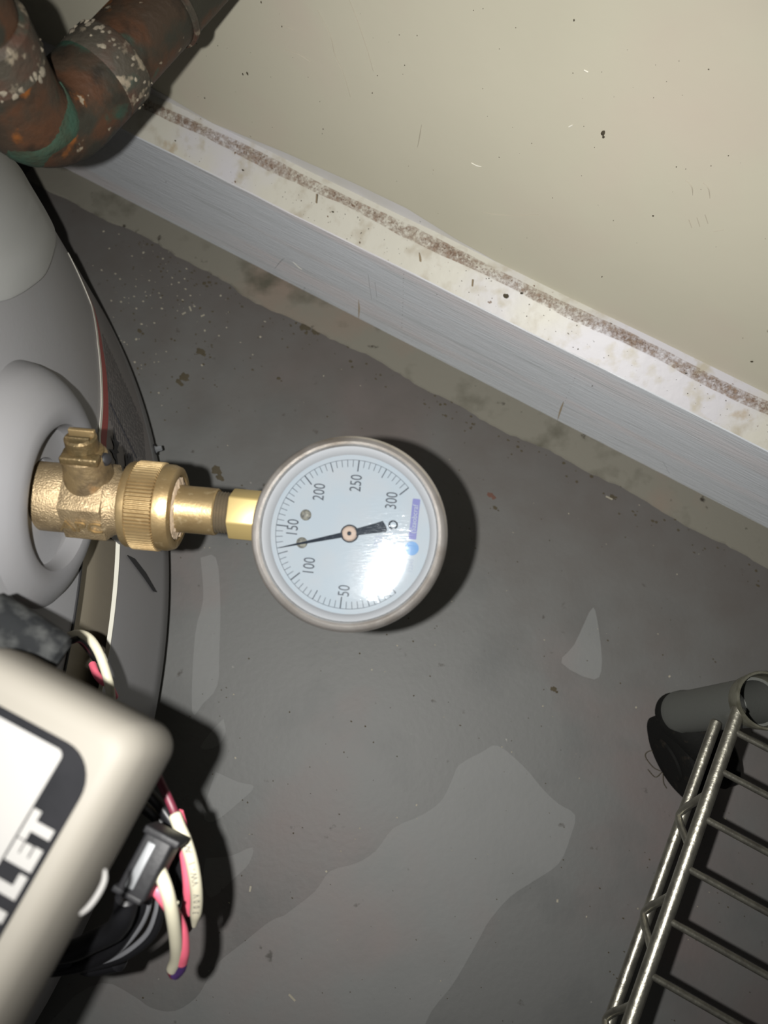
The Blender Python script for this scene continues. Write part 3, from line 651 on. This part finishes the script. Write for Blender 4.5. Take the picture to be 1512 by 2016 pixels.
# ------------------------------------------------------------------ gas control box, lower left
zt = .328; zb = .300
c0 = at(255, 1458, zt); pa_ = at(-41, 1300, zt); pb_ = at(24, 1898, zt)
ax_ = (pa_ - c0).normalized(); bx_ = (pb_ - c0); bx_ = (bx_ - bx_.dot(ax_) * ax_).normalized()
px = .172 / F * 1.02                                            # metres per picture unit on the top face
ctrl = thing('gas_control', 'cream plastic gas control box with a black and white outlet label', 'control box', tuple(c0 - Z * (zt - zb)))
BW, BL = .0415, .0765
bm = bmesh.new(); lay = []
for (ins, z, r) in ((-.0035, zb, .006), (-.0042, zb + .004, .0065), (-.0040, zt - .014, .0065), (-.0032, zt - .006, .0065), (-.0016, zt - .002, .006), (.0006, zt - .0003, .005), (.003, zt, .004)):
    o = c0 - Z * (zt - z); O = o + ax_ * ins + bx_ * ins
    lay.append([bm.verts.new(p) for p in rrect(O, ax_, bx_, BW - 2 * ins, BL - 2 * ins, r, 8)])
for A, B in zip(lay, lay[1:]):
    for i in range(len(A)): j = (i + 1) % len(A); bm.faces.new((A[i], A[j], B[j], B[i]))
bm.faces.new(lay[-1]); bm.faces.new(lay[0])
obj('housing', bm, m_case, ctrl)
def bp(a, b, h=0): return c0 + ax_ * a + bx_ * b + Z * h
pan = prism(rrect(bp(.0030, .0060), ax_, bx_, .0365, .068, .0085), Z, .0004); pan = obj('label_panel', pan, m_panel, ctrl, smooth=False); pan['label'] = 'black label panel'
obj('label_insert', prism(rrect(bp(.0108, .0079, .0004), ax_, bx_, .0282, .0650, .0016), Z, .0003), m_plabel, pan, smooth=False)['label'] = 'white label insert'
tcn = at(32, 1727, zt)
# reading direction up the picture, letter tops to the left
tdir = -bx_; tup = ax_
tc2 = Vector((at(76, 1641, zt) + Vector((0, 0, 0))))
off_a = (tc2 - c0).dot(ax_); off_b = (tc2 - c0).dot(bx_)
for i, ch in enumerate('TELTUO'):
    obj('letter', text_bm(ch, .0074, bp(.0068, 0) + bx_ * (off_b - .0010) + bx_ * i * .0056 + Z * .0008, tdir, tup, ext=.00025, sx=1.1, bold=.012 * .05), m_plabel, pan, smooth=False)
# raised crescent on the side of the housing, its highlight painted white
cm = [at(u, v, zt - .0012) for u, v in ((207, 1712), (205, 1735), (192, 1762), (175, 1785), (158, 1800))]
obj('crescent_highlight', tube(cm, lambda t: .0006 * (1 - .5 * abs(2 * t - 1) ** 3), 10), m_plabel, ctrl)['label'] = 'raised crescent with its highlight painted white'
# bracket tying the box back to the tank
bk0 = c0 + ax_ * .036 + bx_ * .03 - Z * (zt - zb); bkd = Vector((HC.x - bk0.x, HC.y - bk0.y, 0)).normalized()
obj('mounting_stub', tube([bk0 - Z * .008 - bkd * .01, bk0 - Z * .008 + bkd * ((Vector((HC.x - bk0.x, HC.y - bk0.y, 0))).length - HR - .0005)], .006, 24, smooth=False), m_brass, ctrl)
# dusty rubber boot behind the box
b0 = at(-25, 1210, .285); b1 = at(112, 1291, .278)
boot = obj('rubber_boot', tube([b0, b0 + (b1 - b0) * .25, b0 + (b1 - b0) * .5, b0 + (b1 - b0) * .8, b1], lambda t: .0072 - .0008 * t ** 4, 24, n=5), m_boot, ctrl); boot['label'] = 'dusty black rubber boot'

# ------------------------------------------------------------------ wiring
def W(pz): return [at(u, v, z) for u, v, z in pz]
h1 = thing('wire_pair', 'cream and pink wires looping out of the tank opening beside the rubber boot', 'wire', tuple(at(190, 1300, .2)), 'wires by the gas control')
obj('wire', tube(W([(120, 1262, .193), (148, 1249, .2), (172, 1254, .205), (192, 1280, .206), (208, 1322, .204), (217, 1360, .2), (219, 1400, .19)]), .00175, 12), m_wwire, h1)['label'] = 'cream wire'
obj('wire', tube(W([(182, 1308, .186), (190, 1328, .19), (203, 1342, .19), (214, 1348, .186), (226, 1372, .178)]), .0015, 12), m_pink, h1)['label'] = 'pink wire'
obj('wire', tube(W([(118, 1270, .2), (140, 1262, .205), (160, 1262, .2), (190, 1300, .18)]), .0013, 10), m_bwire, h1)['label'] = 'black wire'
h2 = thing('wiring_connector', 'black plug with pink and white wires hanging beside the cream control box', 'connector', tuple(at(285, 1700, .25)), 'wires by the gas control')
q0 = at(300, 1640, .268); q1 = at(238, 1758, .268); dd = (q1 - q0).normalized(); ss = dd.cross(Z)
if ss.x < 0: ss = -ss
LL = (q1 - q0).length
bodyc = obj('plug_body', box(q0 - ss * .002, dd * LL, ss * .0088, Z * -.012, bevel=.001), m_clamp, h2)
obj('contact_bar', box(q0 + dd * .002 + ss * .0001 - Z * .0002, dd * (LL - .004), ss * .0026, Z * .0012, bevel=.0004), m_ccore, bodyc)
obj('end_flange', box(q0 - ss * .003 - dd * .0012, dd * .0022, ss * .0112, Z * -.0125, bevel=.0005), m_clamp, bodyc)
obj('end_flange', box(q1 - ss * .003 - dd * .001, dd * .0018, ss * .0092, Z * -.0125, bevel=.0005), m_clamp, bodyc)
bm = tube(W([(298, 1700, .258), (312, 1712, .262), (328, 1752, .264), (339, 1800, .258), (346, 1850, .245), (347, 1885, .232), (340, 1906, .224)]), .0019, 14)
obj('wire', bm, m_wwire, h2)['label'] = 'white wire'
obj('wire', tube(W([(292, 1742, .256), (308, 1750, .258), (325, 1772, .256), (342, 1798, .25), (357, 1832, .244), (361, 1870, .236), (358, 1892, .229)]), .0019, 14), m_pink, h2)['label'] = 'pink wire'
obj('wire_tip', tube(W([(359, 1888, .2295), (355, 1906, .225), (345, 1917, .222)]), .00185, 12), m_purple, h2)['label'] = 'purple wire tip'
obj('wire_tip', tube(W([(341, 1904, .2235), (340, 1912, .222), (344, 1918, .221)]), .0017, 12), m_maroon, h2)['label'] = 'dark red wire tip'
obj('wire_barb', tube(W([(340, 1776, .2605), (348, 1778, .2600), (350, 1779, .2600)]), .0006, 8), m_wwire, h2)
h3 = thing('wire_loop', 'bundle of white, pink and black wires arching down the right of the plug', 'wire', tuple(at(370, 1700, .22)), 'wires by the gas control')
obj('wire', tube(W([(296, 1500, .25), (322, 1552, .25), (340, 1592, .25), (352, 1622, .248)]), .0013, 12), m_maroon, h3)['label'] = 'dark red wire'
obj('wire', tube(W([(350, 1600, .246), (357, 1628, .244), (366, 1690, .240), (371, 1740, .236), (370, 1775, .230), (368, 1795, .226)]), .0018, 12), m_pink, h3)['label'] = 'pink wire'
obj('wire', tube(W([(370, 1778, .229), (367, 1800, .222), (368, 1825, .214)]), .0019, 12), m_maroon, h3)['label'] = 'dark red wire end'
wm = obj('wire', tube(W([(344, 1604, .25), (353, 1628, .25), (365, 1655, .249), (377, 1695, .247), (385, 1740, .243), (387, 1780, .236), (382, 1822, .226)]), lambda t: .0019 if t < .9 else .0019 * (1 - (t - .9) * 6), 14), m_wwire, h3); wm['label'] = 'white printed wire'
obj('tape_wrap', tube(W([(363, 1648, .2488), (368, 1664, .2482)]), .00205, 12, smooth=False), m_bwire, h3)['label'] = 'black tape wrap'
# printing on the white wire
path = catmull(W([(344, 1604, .25), (353, 1628, .25), (365, 1655, .249), (377, 1695, .247), (385, 1740, .243), (387, 1780, .236), (382, 1822, .226)]), 8)
for k, ch in enumerate('300V VW-1 AWM'):
    if ch == ' ': continue
    q = 41 - k * 2.15; i0 = int(q); p = path[i0].lerp(path[i0 + 1], q - i0); tn = (path[i0 - 1] - path[i0 + 1]).normalized()
    vw = (Vector((0, 0, H)) - p).normalized(); nm = (vw - vw.dot(tn) * tn).normalized()
    obj('wire_letter', text_bm(ch, .0026, p + nm * .00195, tn, nm.cross(tn), ext=.00002), m_ink2, wm, smooth=False)
obj('wire', tube(W([(292, 1560, .235), (318, 1590, .236), (343, 1632, .235), (355, 1690, .230), (355, 1750, .222), (340, 1800, .2)]), .0019, 14), m_bwire, h3)['label'] = 'black wire'
obj('wire', tube(W([(280, 1585, .22), (310, 1610, .222), (335, 1650, .22), (345, 1700, .215), (342, 1740, .205), (325, 1800, .18)]), .0022, 14), m_bwire, h3)['label'] = 'black wire'
h4 = thing('cable_bundle', 'glossy grey and black cables curving below the plug towards the tank', 'cable', tuple(at(230, 1850, .18)), 'wires by the gas control')
for k, (dx, dy, m, r) in enumerate(((0, 0, m_gwire, .0009), (17, 9, m_gwire, .0010), (-16, -6, m_bwire, .0024), (26, 14, m_bwire, .0013))):
    obj('cable', tube(W([(295 + dx, 1755 + dy * .3, .235), (291 + dx, 1790 + dy * .5, .23), (272 + dx, 1830 + dy, .222), (235 + dx * .6, 1870 + dy * .8, .212), (190 + dx * .3, 1893 + dy * .5, .2), (140, 1906 + dy * .3, .19), (60, 1912, .18), (-10, 1906, .185)]), r, 12), m, h4)['label'] = 'grey cable' if m is m_gwire else 'black cable'
obj('cable', tube(W([(250, 1765, .25), (244, 1800, .245), (225, 1832, .235), (185, 1852, .225), (140, 1872, .215), (60, 1880, .2), (0, 1872, .195)]), .0034, 14), m_bwire, h4)['label'] = 'thick black cable'
obj('cable', tube(W([(235, 1885, .19), (180, 1895, .185), (150, 1880, .19), (90, 1885, .19), (10, 1880, .185)]), .0045, 14), m_bwire, h4)['label'] = 'thick black cable'

# ------------------------------------------------------------------ wire shelf with caster
zu, zl = .146, .122
u0 = at(1452, 1404, zu); u1 = at(1241, 2010, zu); ud = (u1 - u0).normalized()
shelf = thing('wire_shelf', 'chrome wire shelf on a caster, at the lower right of the floor', 'shelf', tuple(at(1500, 1500, 0)))
l0 = at(1410, 1421, zl); l1 = at(1198, 2016, zl); ld = (l1 - l0).normalized()
u_end = u0 + ud * .42; l_end = l0 + ld * .42
obj('upper_rail', tube([u0 - ud * .002, u_end], .0030, 16, smooth=False), m_chrome, shelf)
obj('lower_rail', tube([l0, l_end], .0026, 16, smooth=False), m_chrome, shelf)
# zigzag truss wire between the rails
nodes = []
peaks_l = [at(1343, 1606, zl + .003), at(1272, 1800, zl + .003), at(1195, 2008, zl + .003)]
stp = (peaks_l[1] - peaks_l[0]).length; ldv = ld
base = peaks_l[0].dot(ld) - l0.dot(ld)
P = []
for k in range(-1, 8):
    lo = l0 + ld * (base + stp * k) + Z * .003 + (u0 - l0 - (u0 - l0).dot(ld) * ld - Z * (zu - zl)).normalized() * .0016
    hi = u0 + ud * ((lo - u0).dot(ud) + stp * .5) - Z * .004 - (u0 - l0 - (u0 - l0).dot(ld) * ld - Z * (zu - zl)).normalized() * .002
    if k >= 0: P += [lo - ld * .003, lo + ld * .003]
    P += [hi - ld * .008, hi + ld * .008]
obj('truss_wire', tube(P, .0017, 10, n=4), m_chrome, shelf)
cw = (at(1512, 1799, zu + .002) - at(1358, 1714, zu + .002)).normalized()
starts = [(1452, 1443), (1425, 1521), (1392, 1614), (1358, 1712), (1322, 1815), (1283, 1921)]
sp = [at(u, v, zu + .0012) for u, v in starts]
step = (sp[-1] - sp[1]).length / 4
for k in range(12):
    p = sp[k] if k < 6 else sp[5] + ud * step * (k - 5)
    obj('deck_wire', tube([p - cw * .003, p + cw * .30], .0015, 10, smooth=False), m_chrome, shelf)
# rest of the deck frame on the far side
obj('upper_rail', tube([u0 + cw * .30, u_end + cw * .30], .0030, 12, smooth=False), m_chrome, shelf)
obj('upper_rail', tube([u0 + cw * .018, u0 + cw * .30], .0028, 12, smooth=False), m_chrome, shelf)
# corner sleeve and post
pc = at(1507, 1379, .150)
obj('corner_sleeve', lathe(pc, Z, [(.0108, -.010), (.0122, -.010), (.0131, .000), (.0127, .0008), (.0118, .0006), (.0110, -.01), (.0106, -.012)], 48), m_rust, shelf)['label'] = 'dirty open corner sleeve'
obj('post', lathe(pc - Z * .150, Z, [(.0, .110), (.0093, .112), (.0098, .141), (.0112, .141), (.0112, .062), (.0120, .060), (.0120, .054), (0, .054)], 40), m_post, shelf)
lg1 = tube([pc - Z * .004 + (u0 - pc).normalized() * .012, u0], .0026, 12, smooth=False); obj('corner_weld', lg1, m_chrome, shelf)
# twin wheel caster
cc = at(1352, 1486, .024)
casterp = Vector((pc.x, pc.y, 0))
adir = (at(1440, 1450, .02) - at(1345, 1490, .02)).normalized()
cst = bmesh.new()
cas = obj('caster', lathe(Vector((pc.x, pc.y, .040)), Z, [(0, 0), (.0105, 0), (.0118, .004), (.0110, .010), (.0085, .014), (0, .014)], 32), m_rubber, shelf); cas['label'] = 'black twin wheel caster'
wc = at(1362, 1478, .026)
for s in (-1, 1):
    o = wc + adir * (s * .0105) - adir * .006
    obj('wheel', lathe(o, adir, [(0, 0), (.012, 0), (.013, .0012), (.022, .0012), (.0258, .0030), (.0258, .0090), (.022, .0115), (.013, .0115), (.012, .0125), (0, .0125)], 48), m_rubber, cas)
obj('fork_hood', tube([Vector((pc.x, pc.y, .046)), (Vector((pc.x, pc.y, .050)) + wc + Z * .03) / 2, wc + Z * .022], lambda t: .0135 - .002 * t, 20), m_rubber, cas)
hb = bmesh.new()
for pts in ([(1295, 1483), (1280, 1478), (1270, 1488), (1285, 1510), (1300, 1518)], [(1275, 1515), (1290, 1530), (1303, 1520)], [(1305, 1520), (1306, 1540), (1312, 1552)]):
    tube([at(u, v, .006) for u, v in pts], .00025, 6, hb)
tag(obj('hair_tuft', hb, m_dirt), 'thin dark hairs caught around the caster wheel', 'hair')

for o in bpy.data.objects:
    if '_o' in o: del o['_o']
